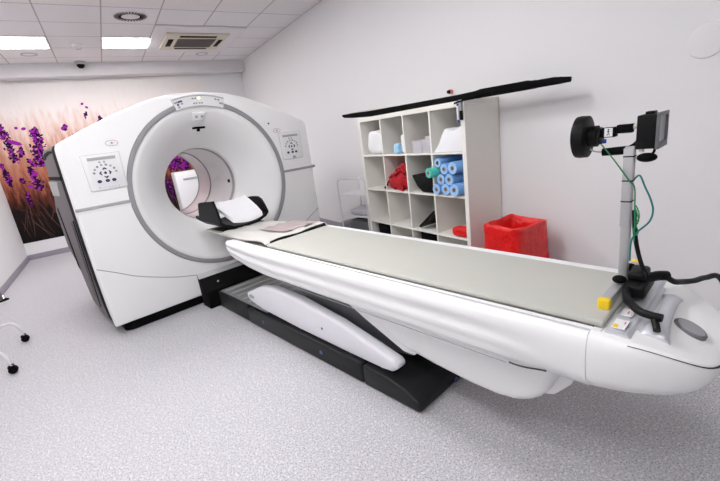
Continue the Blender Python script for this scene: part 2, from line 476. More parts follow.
R1 = .745
rows = [ringpts([r-.03 for r in RO], .10), ringpts(RO, .085), ringpts(RO, .018), ringpts([r-.003 for r in RO], .007), ringpts([r-.012 for r in RO], .001),
        ringpts([r-.025 for r in RO], 0), ringpts([R1]*NA, 0), ringpts([R1]*NA, .02)]
sheet(rows, 'front_cover', 'shell', G)
sheet([ringpts([R1-.001]*NA, .012), ringpts([R1-.004]*NA, -.006), ringpts([.725]*NA, -.009), ringpts([.706]*NA, -.004), ringpts([.704]*NA, .012)], 'grey_ring', 'ring', G)
# flared mouth and bore
prof = [(.705, .010), (.69, .006), (.655, .022), (.58, .075), (.50, .155), (.43, .245), (.38, .305), (.36, .33)]
MB().lathe(prof, (0, 0, CZ), 'y', 96).build('bore_flare', 'shell', G, 60)
MB().lathe([(.36, .33), (.352, .345), (.350, .36), (.350, .42)], (0, 0, CZ), 'y', 96).build('bore_lip', 'tubei', G)
for i, yy in enumerate((.368, .388, .408)):
    MB().lathe([(.3495, yy), (.3455, yy+.003), (.3455, yy+.006), (.3495, yy+.009)], (0, 0, CZ), 'y', 96).build('bore_seam', 'ring', G)
MB().lathe([(.350, .42), (.350, .98)], (0, 0, CZ), 'y', 96).build('bore_tube', 'tubei', G)
MB().lathe([(.349, .975), (.342, .98), (.342, .99), (.349, .995)], (0, 0, CZ), 'y', 96).build('bore_seam', 'ring', G)
MB().lathe([(.350, .98), (.352, 1.14), (.350, 1.33)], (0, 0, CZ), 'y', 96).build('window_ring', 'film', G)
MB().lathe([(.349, 1.325), (.343, 1.33), (.343, 1.338), (.349, 1.343)], (0, 0, CZ), 'y', 96).build('bore_seam', 'ring', G)
MB().lathe([(.350, 1.33), (.38, 1.42), (.46, 1.53)], (0, 0, CZ), 'y', 96).build('rear_flare', 'tubei', G)
MB().cone((.335, .49, CZ-.03), (.350, .49, CZ-.03), .016, .02, 16).build('bore_microphone', 'matte', G)
# rear body : blends from the front outline to a rounded back
def ell(a): # rounded back outline
    h = [(0, 1.80), (.3, 1.78), (.6, 1.70), (.85, 1.55), (1.0, 1.36), (1.085, 1.17), (1.118, 1.0), (1.118, .62), (1.07, .36), (.98, .20), (.88, .13), (.5, .12), (0, .12)]
    return [(-x, z) for x, z in reversed(h)][:-1] + h[:-1]
EL = ell(0); RE = [radial(EL, a) for a in angs]
rows = []
for y, bl, ins in ((.29, 0, .03), (.295, 0, .004), (.5, 0, .0), (.85, 0, .0), (1.0, .03, .0), (1.12, .25, .0), (1.25, .55, .0), (1.38, .84, .002), (1.47, 1, .012), (1.54, 1, .04), (1.57, 1, .10)):
    rows.append(ringpts([(1-bl)*r + bl*e - ins for r, e in zip(RO, RE)], y))
rows.append(ringpts([.46]*NA, 1.53))
sheet(rows, 'rear_body', 'mauve', G)
sheet([ringpts([r-.006 for r in RO], .086), ringpts([r-.005 for r in RO], .294)], 'shadow_gap', 'matte', G)
# plinth
MB().prism([(-1.03, .10), (-.98, .06), (.98, .06), (1.03, .10), (1.04, 1.25), (.9, 1.42), (-.9, 1.42), (-1.04, 1.25)], 0.001, .115, 'z', bev=.006).build('plinth', 'matte', G)
# side fittings on both flanks
for sx in (-1, 1):
    X = sx*1.118
    def side(poly, name, m, th=.004):
        return MB().prism(poly, min(X, X+sx*th), max(X, X+sx*th), 'x').build(name, m, G)
    side([(1.10, 1.05), (1.16, 1.02), (1.02, .47), (.93, .44)], 'air_slot', 'matte')
    side([(.30, .98), (.335, .98), (.37, .20), (.335, .20)], 'panel_joint', 'matte')
    side([(.44, .95), (.46, .95), (.50, .27), (.48, .27)], 'panel_joint', 'mauved')
    side([(.215, 1.338), (.99, 1.342), (.99, 1.312), (.215, 1.308)], 'handle_gap', 'matte')
    side([(.50, 1.298), (1.12, 1.298), (1.10, 1.165), (.62, 1.175)], 'service_label_plate', 'slotg')
    side([(.93, 1.49), (.90, 1.515), (.75, 1.535), (.45, 1.545), (.26, 1.535), (.24, 1.522), (.45, 1.520), (.68, 1.508), (.82, 1.485)], 'recess_shade', 'matte')  # flat black crescent: shade of the cap recess painted onto the side
# seams, sash strips, control panels
def strip_on_front(path, w, name, m, y=-.0015, th=.003):
    mb = MB(); P2 = catmull([Vector((x, z, 0)) for x, z in path], 6)
    secs = []
    for i, p in enumerate(P2):
        d = (P2[min(i+1, len(P2)-1)]-P2[max(i-1, 0)]).normalized(); n_ = Vector((-d.y, d.x, 0))*w/2
        secs.append([(p.x+n_.x, y, p.y+n_.y), (p.x-n_.x, y, p.y-n_.y), (p.x-n_.x, y+th, p.y-n_.y), (p.x+n_.x, y+th, p.y+n_.y)])
    mb.loft(secs); return mb.build(name, m, G)
for sx in (-1, 1):
    seam = [(-1.107, .605), (-.98, .535), (-.87, .47), (-.72, .405), (-.55, .345), (-.378, .303)]
    strip_on_front([(sx*-x, z) for x, z in seam] if sx > 0 else seam, .006, 'cover_seam', 'ring')
    x0, x1 = sorted((sx*.742, sx*1.12))
    MB().box(x0, x1, -.007, .02, 1.066, 1.090, bev=.003).build('sash_strip', 'ring' if sx > 0 else 'slotg', G)
    MB().box(x0, x1, -.003, .018, 1.046, 1.065, bev=.002).build('sash_ledge', 'shell2', G)
MB().box(1.1205, 1.155, -.004, .05, 1.066, 1.092, bev=.003).build('sash_strip', 'ring', G)
def keypad(cx, sx):
    k = MB().prism([(-.13+cx, 1.475), (.125+cx, 1.475), (.135+cx, 1.47), (.13+cx, 1.205), (.12+cx, 1.195), (-.115+cx, 1.195), (-.135+cx, 1.21), (-.14+cx, 1.465)], -.006, .002, 'y', bev=.003).build('keypad_frame', 'shell2', G)
    MB().tube([(cx-.134, -.0062, 1.468), (cx+.129, -.0062, 1.470), (cx+.124, -.0062, 1.201), (cx-.125, -.0062, 1.201)], .0016, 6, True, 0).build('frame_line', 'slotg', k)
    MB().box(cx-.10, cx+.10, -.009, -.0065, 1.235, 1.455, bev=.001).build('keypad_face', 'panelw', k)
    MB().box(cx-.095, cx+.095, -.013, -.0095, 1.425, 1.447, bev=.001).build('display_slot', 'slotg', k)
    for dx in (-.02, .012): MB().cone((cx+dx, -.0095, 1.408), (cx+dx, -.013, 1.408), .008, .007, 14).build('indicator', 'slotg', k)
    c = (cx+.0, 1.325)
    for i in range(8):
        a = PI*(.95*i/7) + .05
        MB().cone((c[0]+.075*math.cos(a), -.0095, c[1]+.062*math.sin(a)), (c[0]+.075*math.cos(a), -.012, c[1]+.062*math.sin(a)), .009, .008, 12).build('grey_key', 'greyk' if i % 2 else 'slotg', k)
    for i in range(4):
        a = i*PI/2 + PI/4 - PI/4
        px, pz = c[0]+.032*math.cos(a), c[1]+.032*math.sin(a)
        d = Vector((math.cos(a), math.sin(a))); n_ = Vector((-d.y, d.x))
        poly = [(px+d.x*.011, pz+d.y*.011), (px-d.x*.004+n_.x*.017, pz-d.y*.004+n_.y*.017), (px-d.x*.008+n_.x*.011, pz-d.y*.008+n_.y*.011),
                (px-d.x*.003, pz-d.y*.003), (px-d.x*.008-n_.x*.011, pz-d.y*.008-n_.y*.011), (px-d.x*.004-n_.x*.017, pz-d.y*.004-n_.y*.017)]
        MB().prism(poly, -.0125, -.0095, 'y').build('arrow_key', 'navy', k)
    MB().cone((c[0], -.0095, c[1]), (c[0], -.0125, c[1]), .010, .009, 14).build('centre_key', 'navy', k)
    for dx in (-.055, .0, .045):
        MB().sphere((c[0]+dx, -.0105, c[1]-.06), .012, (1.3, .25, 1)).build('drive_key', 'navy', k)
    return k
kl = keypad(-.857, -1); kr = keypad(.885, 1)
MB().cone((.895, -.0065, 1.212), (.895, -.022, 1.212), .016, .014, 20).build('emergency_button', 'slotg', kr)
# small lettering under the left keypad
fc = bpy.data.curves.new('lettering', 'FONT'); fc.body = 'Discovery'; fc.size = .019; fc.space_character = 1.9; fc.extrude = .0006; fc.align_x = 'CENTER'
fo = bpy.data.objects.new('lettering_source', fc); COL.objects.link(fo)
bpy.context.view_layer.update()
fm = bpy.data.meshes.new_from_object(fo.evaluated_get(bpy.context.evaluated_depsgraph_get()))
bpy.data.objects.remove(fo)
fm.materials.clear(); fm.materials.append(M['slotg'])
lt = bpy.data.objects.new('lettering', fm); COL.objects.link(lt); lt.parent = kl
lt.location = (-.855, -.0075, 1.212); lt.rotation_euler = (PI/2, 0, 0)
# oval badges
for cx, cz in ((-.757, 1.54), (.74, 1.50)):
    bd = MB(); 
    for r_, y_ in ((1, -.001), (.88, -.004)): pass
    bd.lathe([(0, 0), (.042, 0), (.040, -.004), (0, -.005)], (0, 0, 0), 'y', 32)
    for v in bd.bm.verts: v.co.z *= .5
    o = bd.build('oval_badge', 'panelw', G); o.location = (cx, 0, cz)
    rm = MB(); rm.tube([(.042*math.cos(a), -.003, .021*math.sin(a)) for a in [2*PI*i/24 for i in range(24)]], .0022, 6, True, 0)
    rm.build('badge_rim', 'slotg', o)
    MB().box(-.012, .012, -.0075, -.005, -.002, .002).build('badge_mark', 'redm', o)
    MB().box(-.003, .003, -.0077, -.005, -.009, .009).build('badge_mark', 'redm', o)
MB().sphere((.66, 0, 1.575), .009, (1, .5, 1)).build('indicator_lamp', 'navy', G)
# top console following the ring
def arc_panel(a0, a1, r0, r1, y0, y1, name, m, parent, n=20):
    secs = []
    for i in range(n+1):
        a = a0+(a1-a0)*i/n
        secs.append([(r*math.cos(a), y, CZ+r*math.sin(a)) for r, y in ((r0, y1), (r0, y0), (r1, y0), (r1, y1))])
    return MB().loft(secs).build(name, m, parent)
pc = arc_panel(PI/2-.305, PI/2+.305, .700, .795, -.014, .006, 'display_console', 'panel', G)
arc_panel(PI/2-.295, PI/2+.295, .780, .790, -.0165, -.0142, 'console_shade', 'slotg', pc)
def ckey(a, r, m, s_=.009, nm='console_key'):
    MB().box(-s_, s_, -.0175, -.0142, -s_*.8, s_*.8, bev=.001, mtx=Matrix.Translation((r*math.cos(a), 0, CZ+r*math.sin(a)))).build(nm, m, pc)
for da in (.285, .26, .235, .21):
    for r_ in (.718, .738, .758):
        if random.random() < .75: ckey(PI/2+da, r_, 'navy' if random.random() < .55 else 'greyk')
for da in (.07, .04, .0, -.03):
    ckey(PI/2+da, .762, 'greyk' if da > 0 else 'led', .008 if da else .009) if da in (.07, .04, 0) else None
    ckey(PI/2+da, .722, 'greyk', .007)
for da in (-.285, -.26, -.235, -.2): ckey(PI/2+da, .762 if da > -.25 else .735, 'greyk')
# fittings on the flare above the bore
def on_flare(x, s0, name, m, w, h, th, parent=G):
    # s0: radius at which the fitting sits
    y = None
    for (ra, ya), (rb, yb) in zip(prof, prof[1:]):
        if ra >= s0 >= rb: y = ya+(yb-ya)*(ra-s0)/(ra-rb); sl = math.atan2(yb-ya, ra-rb); break
    mt = Matrix.Translation((x, y, CZ+s0)) @ Matrix.Rotation(-(PI/2-sl) + PI/2, 4, 'X')
    return MB().box(-w, w, -th, th, -h, h, bev=min(w, h, th)*.45, seg=3, mtx=mt).build(name, m, parent)
sc_ = on_flare(-.01, .615, 'speaker_panel', 'panelw', .058, .042, .010)
for dx in (-.034, .018): on_flare(dx, .618, 'speaker_eye', 'slotg', .014, .014, .014, sc_)
on_flare(-.01, .595, 'speaker_grille', 'panel', .036, .010, .0125, sc_)
ls = on_flare(.0, .525, 'laser_slot', 'matte', .060, .011, .008)
on_flare(.0, .505, 'laser_lens', 'matte', .014, .012, .010)

# ------------------------------------------------------------------ patient table
T0 = 2.0
T = thing('patient_table', 'long white CT patient table on a charcoal base reaching into the scanner', 'CT table', W(1.532, T0), TH)
def Y(v): return v-T0
def kr_(v): return .76 + .24*min(1, max(0, (v-.4)/2.0))
# base
basep = [(1.10, .002), (1.085, .03), (1.105, .062), (1.20, .105), (1.32, .122), (1.50, .128)]
MB().prism([(Y(a), z) for a, z in [(1.10, .002), (1.085, .03), (1.10, .06), (1.18, .098), (1.30, .120), (1.495, .128), (1.495, .002)]], -.307, .307, 'x', bev=.018, seg=3).build('base_end_cap', 'char', T)
MB().box(-.307, .307, Y(1.50), Y(2.845), .002, .135, bev=.016, seg=3).build('base_cover', 'char', T)
MB().box(-.300, .300, Y(2.85), Y(3.40), .002, .155, bev=.012, seg=2).build('base_rear_cover', 'char', T)
mb = MB()
MB().box(-.285, .285, Y(2.55), Y(3.36), .156, .166, bev=.002).build('ramp_plate', 'steel', T)
for i in range(7): MB().box(-.27, .27, Y(2.62+i*.11), Y(2.65+i*.11), .1665, .1695).build('ramp_rib', 'slotg', T)
for (v, z) in ((2.60, .075), (1.88, .07)): MB().cone((-.3072, Y(v), z), (-.3095, Y(v), z), .014, .013, 20).build('blue_cap', 'bluec', T)
MB().cone((.0, Y(1.087), .032), (.0, Y(1.081), .032), .014, .013, 20).build('blue_cap', 'bluec', T)
# dock
MB().prism([(Y(3.592), .002), (Y(3.43), .002), (Y(3.42), .168), (Y(3.545), .268), (Y(3.592), .268)], -.385, .385, 'x', bev=.004).build('dock_housing', 'matte', T)
MB().prism([(Y(3.550), .2695), (Y(3.592), .2695), (Y(3.592), .306), (Y(3.584), .306)], -.386, .386, 'x', bev=.002).build('dock_trim', 'slotg', T)
MB().cone((-.25, Y(3.476), .218), (-.25, Y(3.466), .226), .008, .008, 12).build('screw_cap', 'slotg', T)
# arm covers
armp = [(2.853, .253), (2.81, .195), (2.63, .163), (2.13, .145), (1.62, .140), (1.36, .142), (1.285, .150), (1.235, .19), (1.255, .225), (1.41, .262), (1.70, .325), (2.10, .375), (2.42, .385), (2.62, .35)]
for s_ in (-1, 1):
    x0, x1 = sorted((s_*.283, s_*.205))
    MB().prism([(Y(a), z) for a, z in armp], x0, x1, 'x', bev=.022, seg=3).build('arm_cover', 'armw', T)
    MB().sphere((s_*.283, Y(2.76), .245), .022, (.18, 1.9, .7)).build('finger_recess', 'slotg', T)
    MB().cone((s_*.2832, Y(1.86), .235), (s_*.2855, Y(1.86), .235), .009, .008, 14).build('screw_cap', 'bluec', T)
MB().prism([(Y(a), z) for a, z in [(2.60, .175), (2.50, .24), (2.2, .33), (1.9, .37), (1.6, .36), (1.32, .26), (1.25, .19), (1.4, .172)]], -.150, .150, 'x', bev=.01).build('lift_arm', 'gunm', T)
MB().prism([(Y(a), z) for a, z in [(2.25, .42), (2.05, .485), (1.6, .485), (1.35, .30), (1.5, .25)]], -.12, .12, 'x', bev=.01).build('lift_arm', 'panel', T)
MB().prism([(Y(a), z) for a, z in [(1.69, .455), (1.60, .490), (1.20, .490), (1.12, .34), (1.17, .262), (1.24, .262), (1.50, .37)]], -.225, .225, 'x', bev=.010).build('lift_arm', 'shell2', T)
# fairing below the foot half
fair = [(1.64, .494), (1.246, .288), (1.043, .258), (.848, .238), (.72, .236), (.64, .248), (.57, .28), (.515, .34), (.485, .41), (.455, .494)]
MB().prism([(Y(a), z) for a, z in fair], -.235, .235, 'x', bev=.045, seg=4).build('lower_fairing', 'shell', T)
MB().prism([(Y(a), z) for a, z in [(.50, .45), (.52, .38), (.60, .30), (.66, .275), (.50, .33), (.44, .40), (.43, .45)]], -.20, .20, 'x', bev=.01).build('fairing_end_cap', 'shell2', T)

# body tub : section is (x, z), one side; blend k from grooved flank to full flank
flank = [(-.311, .690), (-.314, .702), (-.322, .705), (-.336, .698), (-.346, .682), (-.350, .660), (-.349, .645), (-.343, .634), (-.340, .620), (-.340, .606), (-.347, .596),
         (-.349, .582), (-.348, .568), (-.343, .558), (-.341, .546), (-.341, .530), (-.336, .512), (-.31, .499), (-.20, .492)]
foot = [(-.311, .690), (-.314, .702), (-.322, .704), (-.334, .698), (-.343, .684), (-.348, .665), (-.350, .645), (-.3505, .630), (-.3505, .615), (-.350, .600), (-.349, .585),
        (-.347, .570), (-.344, .555), (-.342, .548), (-.337, .535), (-.326, .517), (-.306, .499), (-.26, .480), (-.18, .468)]
def section(v, k, sx=1.0, zlift=0.0, ztop=0.0):
    pts = [((1-k)*a[0]+k*c[0], (1-k)*a[1]+k*c[1]) for a, c in zip(flank, foot)]
    out = []
    for x, z in pts:
        f = (.705-z)/.21
        out.append((x*sx, z + zlift*min(1, max(0, f)) - ztop*(1-min(1, max(0, f)))))
    return [(x, Y(v), z) for x, z in out] + [(-x*kr_(v), Y(v), z) for x, z in reversed(out)]
secs = [section(2.915, 0, .90, .13, .02), section(2.905, 0, .955, .115, .005), section(2.88, 0, .985, .095, 0), section(2.82, 0, 1, .075, 0), section(2.70, 0, 1, .05, 0), section(2.58, 0, 1, .028), section(2.40, 0, 1, .012), section(2.2, 0, 1, .006)]
for v in (1.8, 1.4, 1.0, .8, .68): secs.append(section(v, 0, 1, .004))
for v, k in ((.62, .25), (.56, .7), (.50, .95), (.45, 1), (.3525, 1)): secs.append(section(v, k))
MB().loft(secs).build('table_body', 'shell', T, 50)
# underline seam along the tub
for s_ in (-1, 1):
    MB().tube([(s_*.3335*(kr_(v) if s_ > 0 else 1), Y(v), z) for v, z in ((2.35, .506), (1.8, .500), (1.2, .4985), (.62, .4975))], .0018, 6, smooth=2).build('body_seam', 'ring', T)
    MB().tube([(s_*.325*(kr_(v) if s_ > 0 else 1), Y(v), z) for v, z in ((.615, .496), (.59, .495), (.55, .4985), (.51, .507), (.48, .512))], .003, 6, smooth=3).build('body_seam', 'char', T)
# foot nose
nose = [(.3512, 1, 1, .0, .0), (.30, .995, .98, .001, .008), (.25, .985, .93, .004, .020), (.20, .95, .83, .012, .035), (.155, .90, .70, .025, .050), (.118, .84, .58, .040, .068), (.088, .77, .46, .055, .093), (.068, .68, .36, .068, .120),
        (.055, .55, .26, .080, .145), (.049, .38, .16, .088, .155), (.047, .15, .06, .092, .160)]
secs = []
for v, sl_, sr_, dt, db in nose:
    zt, zb = .704-dt, .440+db
    nz = []
    for x, z in foot[1:]:
        f = (z-.435)/(.704-.435); nz.append((x, zb + (zt-zb)*f))
    secs.append([(x*sl_, Y(v), z) for x, z in nz] + [(-x*sr_*.76, Y(v), z) for x, z in reversed(nz)])
MB().loft(secs).build('foot_nose', 'shell', T, 60)
pth = []
for v, sl_, sr_, dt, db in nose[2:-1]:
    zt, zb = .704-dt, .440+db
    f = (.696-.435)/(.704-.435); pth.append((-(.336*sl_+.0005), Y(v)-.0005, zb+(zt-zb)*f))
MB().tube(pth, [.0012, .0012, .0015, .0018, .0022, .003, .003], 6, smooth=2).build('nose_seam', 'char', T)
ob = MB(); ob.lathe([(0, .004), (.060, .004), (.066, 0), (.066, -.01), (0, -.01)], (0, 0, 0), 'z', 36)
for v in ob.bm.verts: v.co.x *= .54; v.co.y *= .74
o = ob.build('oval_button', 'gunm', T); o.location = (-.095, Y(.137), .6745); o.rotation_mode = 'ZYX'; o.rotation_euler = (math.radians(17), 0, math.radians(-38))
o2 = MB(); o2.lathe([(0, .0055), (.052, .0055), (.054, .0042)], (0, 0, 0), 'z', 36)
for v in o2.bm.verts: v.co.x *= .54; v.co.y *= .74
o2.build('button_mesh', 'greyk', o)
# inner tray, rails
MB().prism([(-.312, Y(.352)), (.235, Y(.352)), (.312, Y(2.4)), (.312, Y(2.87)), (-.312, Y(2.87))], .66, .694, 'z').build('tray', 'matte', T)
MB().box(-.307, -.288, Y(.325), Y(2.86), .694, .7050).build('side_rail', 'shell2', T)
MB().prism([(.165, Y(.355)), (.233, Y(.355)), (.307, Y(2.4)), (.307, Y(2.86)), (.245, Y(2.86)), (.245, Y(2.4))], .6942, .7075, 'z', bev=.002).build('side_rail', 'shell2', T)
MB().prism([(-.275, Y(.36)), (.155, Y(.36)), (.235, Y(2.4)), (.240, Y(2.9)), (.21, Y(3.56)), (-.21, Y(3.56)), (-.262, Y(2.9))], .6945, .7005, 'z').build('cradle_plank', 'rail', T)
# foot end plates, handle
MB().prism([(Y(.320), .690), (Y(.316), .712), (Y(.258), .707), (Y(.245), .694)], -.300, .225, 'x', bev=.003).build('end_plate', 'silver', T)
pl = MB().box(-.280, -.215, Y(.270), Y(.306), .7125, .7145, mtx=None).build('warning_label', 'panelw', T)
MB().box(-.275, -.255, Y(.290), Y(.303), .7146, .7152).build('label_stripe', 'yellow', pl)
MB().box(-.245, -.228, Y(.276), Y(.279), .7146, .7152).build('label_mark', 'redm', pl)
pl2 = MB().box(-.185, -.130, Y(.272), Y(.306), .7125, .7145).build('warning_label', 'panelw', T)
MB().box(-.17, -.148, Y(.285), Y(.289), .7146, .7152).build('label_mark', 'redm', pl2)
hs = []
for x, v, w_, z in ((-.242, .212, .050, .694), (-.222, .208, .040, .706), (-.18, .204, .029, .716), (-.11, .203, .022, .723), (-.04, .204, .021, .725), (.02, .206, .023, .720), (.055, .211, .028, .710), (.08, .216, .036, .698)):
    hs.append([(x, Y(v)+w_*math.cos(a), z-.016+.020*math.sin(a)) for a in [2*PI*i/14 for i in range(14)]])
MB().loft(hs).build('pull_handle', 'silver', T, 60)
MB().prism([(-.25, Y(.262)), (.16, Y(.262)), (.13, Y(.238)), (-.21, Y(.232))], .66, .6995, 'z', bev=.002).build('handle_recess', 'silver', T)

# mattress
t = thing('table_mattress', 'long grey-green vinyl mattress lying on the scanner table', 'mattress', W(1.532, 1.4, .7008), TH)
o = MB().prism([(-.283, .324-1.4), (.150, .324-1.4), (.238, 2.36-1.4), (-.283, 2.36-1.4)], 0.0012, .026, 'z', bev=.010, seg=3).build('vinyl_pad', 'pad', t)
# head pad draped on the cradle
def drape(pts_v, hw, n=22, th=.007):
    mb = MB(); secs = []
    m_ = len(pts_v)
    top = []; bot = []
    for j, (v, z) in enumerate(pts_v):
        top.append([(-hw+2*hw*i/n, v, z + .004*math.sin(i*.9+j*.7) + th) for i in range(n+1)])
        bot.append([(-hw+2*hw*i/n, v, z + .004*math.sin(i*.9+j*.7)) for i in range(n+1)])
    for A, Bb in zip(top, bot): secs.append(A + list(reversed(Bb)))
    mb.loft(secs); return mb
t = thing('head_end_pad', 'pale grey folded vinyl pad at the head end of the table, black underside showing', 'pad', W(1.532, 2.85, .7065), TH)
vz = [(-.468, .004), (-.44, .020), (-.38, .022), (-.25, .012), (-.1, .004), (.05, .0), (.2, -.003), (.33, -.003), (.36, -.003)]
o = drape(vz, .280).build('pad_cover', 'padl', t)
for v in o.data.vertices:
    if v.co.y > -.05: v.co.x *= 1-.22*min(1, (v.co.y+.05)/.42)
drape([(v, z-.012) for v, z in vz[:3]], .272, th=.010).build('black_underside', 'black', t)
MB().tube([(-.24+.48*i/8, -.478+.010*math.sin(i*1.3), .020+.004*math.sin(i)) for i in range(9)], [.008, .009, .010, .012, .014, .016, .015, .016, .018], 8).build('rolled_edge', 'black', t)
drape([(v, z+.0125) for v, z in [(-.37, .021), (-.25, .012), (-.1, .004), (.02, .002)]], .155, th=.002).build('mauve_patch', 'mauvep', t)
for c in t.children:
    if c.name.startswith('mauve_patch'): c.location.x = .105

# head holder
H_ = thing('head_holder', 'black cradle head holder with a white cushion at the bore mouth', 'head holder', W(1.542, 3.19, .7010), TH)
def usec(v, z0, zl, zr, th=.020):
    hw = .235
    outer = [(-hw, zl), (-hw, z0+.075), (-hw+.03, z0+.045), (-.12, z0+.012), (0, z0), (.12, z0+.012), (hw-.03, z0+.045), (hw, z0+.075), (hw, zr)]
    inn = [(hw-th, zr), (hw-th, z0+.085), (hw-.045, z0+.062), (.115, z0+.032), (0, z0+.022), (-.115, z0+.032), (-hw+.045, z0+.062), (-hw+th, z0+.085), (-hw+th, zl)]
    return [(x, v, z) for x, z in outer+inn]
MB().loft([usec(.0, .006, .095, .10), usec(.03, .004, .19, .15), usec(.07, .004, .275, .20), usec(.13, .004, .268, .225), usec(.25, .004, .26, .222), usec(.36, .004, .25, .21), usec(.395, .006, .235, .20), usec(.44, .01, .11, .19), usec(.52, .02, .12, .15)]).build('cradle_shell', 'black', H_, 40)
cu = MB(); n1 = 14
secs = []
for j, (v, z, w, cx) in enumerate([(-.005, .048, .13, .03), (.005, .062, .145, .028), (.08, .115, .158, .015), (.16, .168, .165, .0), (.24, .214, .165, -.012), (.262, .208, .15, -.014)]):
    th = .016 if 0 < j < 5 else .004
    topp = [(cx-w+2*w*i/n1, v, z + th + .020*(abs(i/n1-.5)*2)**2.2 + .003*math.sin(i*1.7+j*2)) for i in range(n1+1)]
    bot = [(cx-w+2*w*i/n1, v, z - th + .020*(abs(i/n1-.5)*2)**2.2) for i in range(n1, -1, -1)]
    secs.append(topp+bot)
cu.loft(secs).build('cushion', 'linen', H_, 60)
MB().box(-.20, .20, -.03, .30, -.0, .0035, bev=.001).build('mounting_plate', 'char', H_)

# ------------------------------------------------------------------ gating camera on its pole
K = thing('camera_pole_stand', 'grey square pole clamped on a yellow-tipped bar across the table foot', 'camera stand', W(1.56, .35, .7240), TH)
MB().box(-.20, .185, -.015, .015, .004, .034, bev=.003).build('cross_bar', 'alu', K)
MB().box(-.228, -.199, -.018, .018, .001, .037, bev=.006, seg=3).build('end_cap', 'yellow', K)
MB().box(.184, .210, -.018, .018, .001, .037, bev=.006, seg=3).build('end_cap', 'yellow', K)
MB().box(-.012, .012, -.014, .014, .0375, .503, bev=.003).build('pole', 'alu', K)
MB().box(-.0165, -.0125, -.012, .016, .23, .497, bev=.001).build('pole_sleeve', 'alu', K)
for z in (.389, .318, .47): MB().box(-.0175, .013, -.0155, .0165, z-.002, z+.002).build('cable_tie', 'matte', K)
for x in (-.065, .07): MB().sphere((x, -.004, .052), .022, (1.05, 1.0, .6)).build('clamp_knob', 'matte', K)
MB().box(-.10, .06, -.085, -.022, .002, .050, bev=.012, seg=3).build('clamp_block', 'black', K)
MB().box(-.055, .04, -.075, -.022, .045, .080, bev=.012, seg=3).build('clamp_block', 'black', K)
MB().tube([(-.09, -.035, .035), (-.16, -.05, .030), (-.225, -.092, .026), (-.245, -.125, .026), (-.250, -.160, .026)], .0125, 12).build('clamp_lever', 'black', K)
MB().tube([(-.248, -.140, .020), (-.270, -.150, .008), (-.285, -.155, .0)], .010, 10).build('clamp_lever', 'black', K)
MB().tube([(-.04, -.06, .05), (.01, -.095, .055), (.04, -.12, .05)], .017, 12).build('clamp_lever', 'black', K)

zt = .503
Cc = thing('gating_camera', 'black round-faced infrared camera on the pole arm pointing at the scanner', 'camera', W(1.56, .35, .7185+.53), TH)
# local: z0 = 1.2485
MB().lathe([(0, .168), (.060, .168), (.071, .163), (.073, .150), (.071, .128), (.050, .122), (0, .122)], (0, 0, .018), 'y', 40).build('ring_light_face', 'black', Cc)
MB().lathe([(0, .121), (.036, .121), (.036, .098), (.029, .096), (.029, .086), (0, .086)], (0, 0, .018), 'y', 28).build('lens_barrel', 'black', Cc)
MB().box(-.017, .017, .042, .0855, .012, .044, bev=.003).build('camera_body', 'matte', Cc)
MB().box(-.013, .013, -.005, .041, .022, .050, bev=.003).build('camera_body', 'matte', Cc)
lb = MB().box(-.0195, -.0175, .050, .074, .015, .043).build('white_label', 'panelw', Cc)
# running-figure pictogram on the label
MB().sphere((-.0198, .062, .0375), .0028, (.3, 1, 1), 10).build('pictogram', 'matte', lb)
MB().tube([(-.0198, .062, .034), (-.0198, .062, .027)], .0013, 6, smooth=0).build('pictogram', 'matte', lb)
MB().tube([(-.0198, .0665, .031), (-.0198, .062, .0325), (-.0198, .0575, .031)], .001, 6, smooth=0).build('pictogram', 'matte', lb)
MB().tube([(-.0198, .066, .0195), (-.0198, .062, .027), (-.0198, .058, .0195)], .0012, 6, smooth=0).build('pictogram', 'matte', lb)
MB().cone((0, .012, .035), (0, -.028, .045), .008, .008, 14).build('mount_arm', 'rail', Cc)
MB().cone((0, .078, .006), (0, .078, -.008), .006, .006, 12).build('cable_plug', 'bluew', Cc)
MB().cone((-.0, .005, -.034), (0, .082, -.038), .014, .013, 16).build('cable_grommet', 'matte', Cc)
MB().tube([(0, .08, -.037), (0, .095, -.036), (0, .110, -.033), (0, .1215, -.025)], .003, 8).build('lead', 'slotg', Cc)
MB().tube([(0, .01, -.03), (0.004, -.015, -.012), (.004, -.03, .02), (.004, -.036, .03)], .006, 8).build('lead', 'matte', Cc)
Mo = thing('small_monitor', 'small black box monitor with a grey screen on top of the pole', 'monitor', W(1.56, .35, 1.232), TH)
MB().box(-.015, .105, -.068, -.016, -.016, .090, bev=.003).build('housing', 'black', Mo)
fr = MB()
for (x0, x1, z0, z1) in ((-.020, .110, -.018, .0), (-.020, .110, .082, .094), (-.020, -.006, .0, .082), (.096, .110, .0, .082)):
    fr.box(x0, x1, -.078, -.0685, z0, z1, bev=.001)
fr.build('bezel', 'gunm', Mo)
MB().box(-.006, .096, -.0715, -.0685, .0, .082).build('screen', 'screen', Mo)
MB().box(.02, .06, -.055, -.03, .090, .099, bev=.002).build('top_button_bar', 'black', Mo)
MB().sphere((.005, -.045, -.045), .020, (1.1, 1.45, .75)).build('cable_bundle', 'matte', Mo)
MB().cone((.0, -.03, -.004), (0, -.03, -.026), .008, .008, 12).build('mount_stub', 'rail', Mo)
MB().tube([(.03, -.06, -.010), (.02, -.06, -.03), (.01, -.045, -.045)], .004, 8).build('lead', 'matte', Mo)

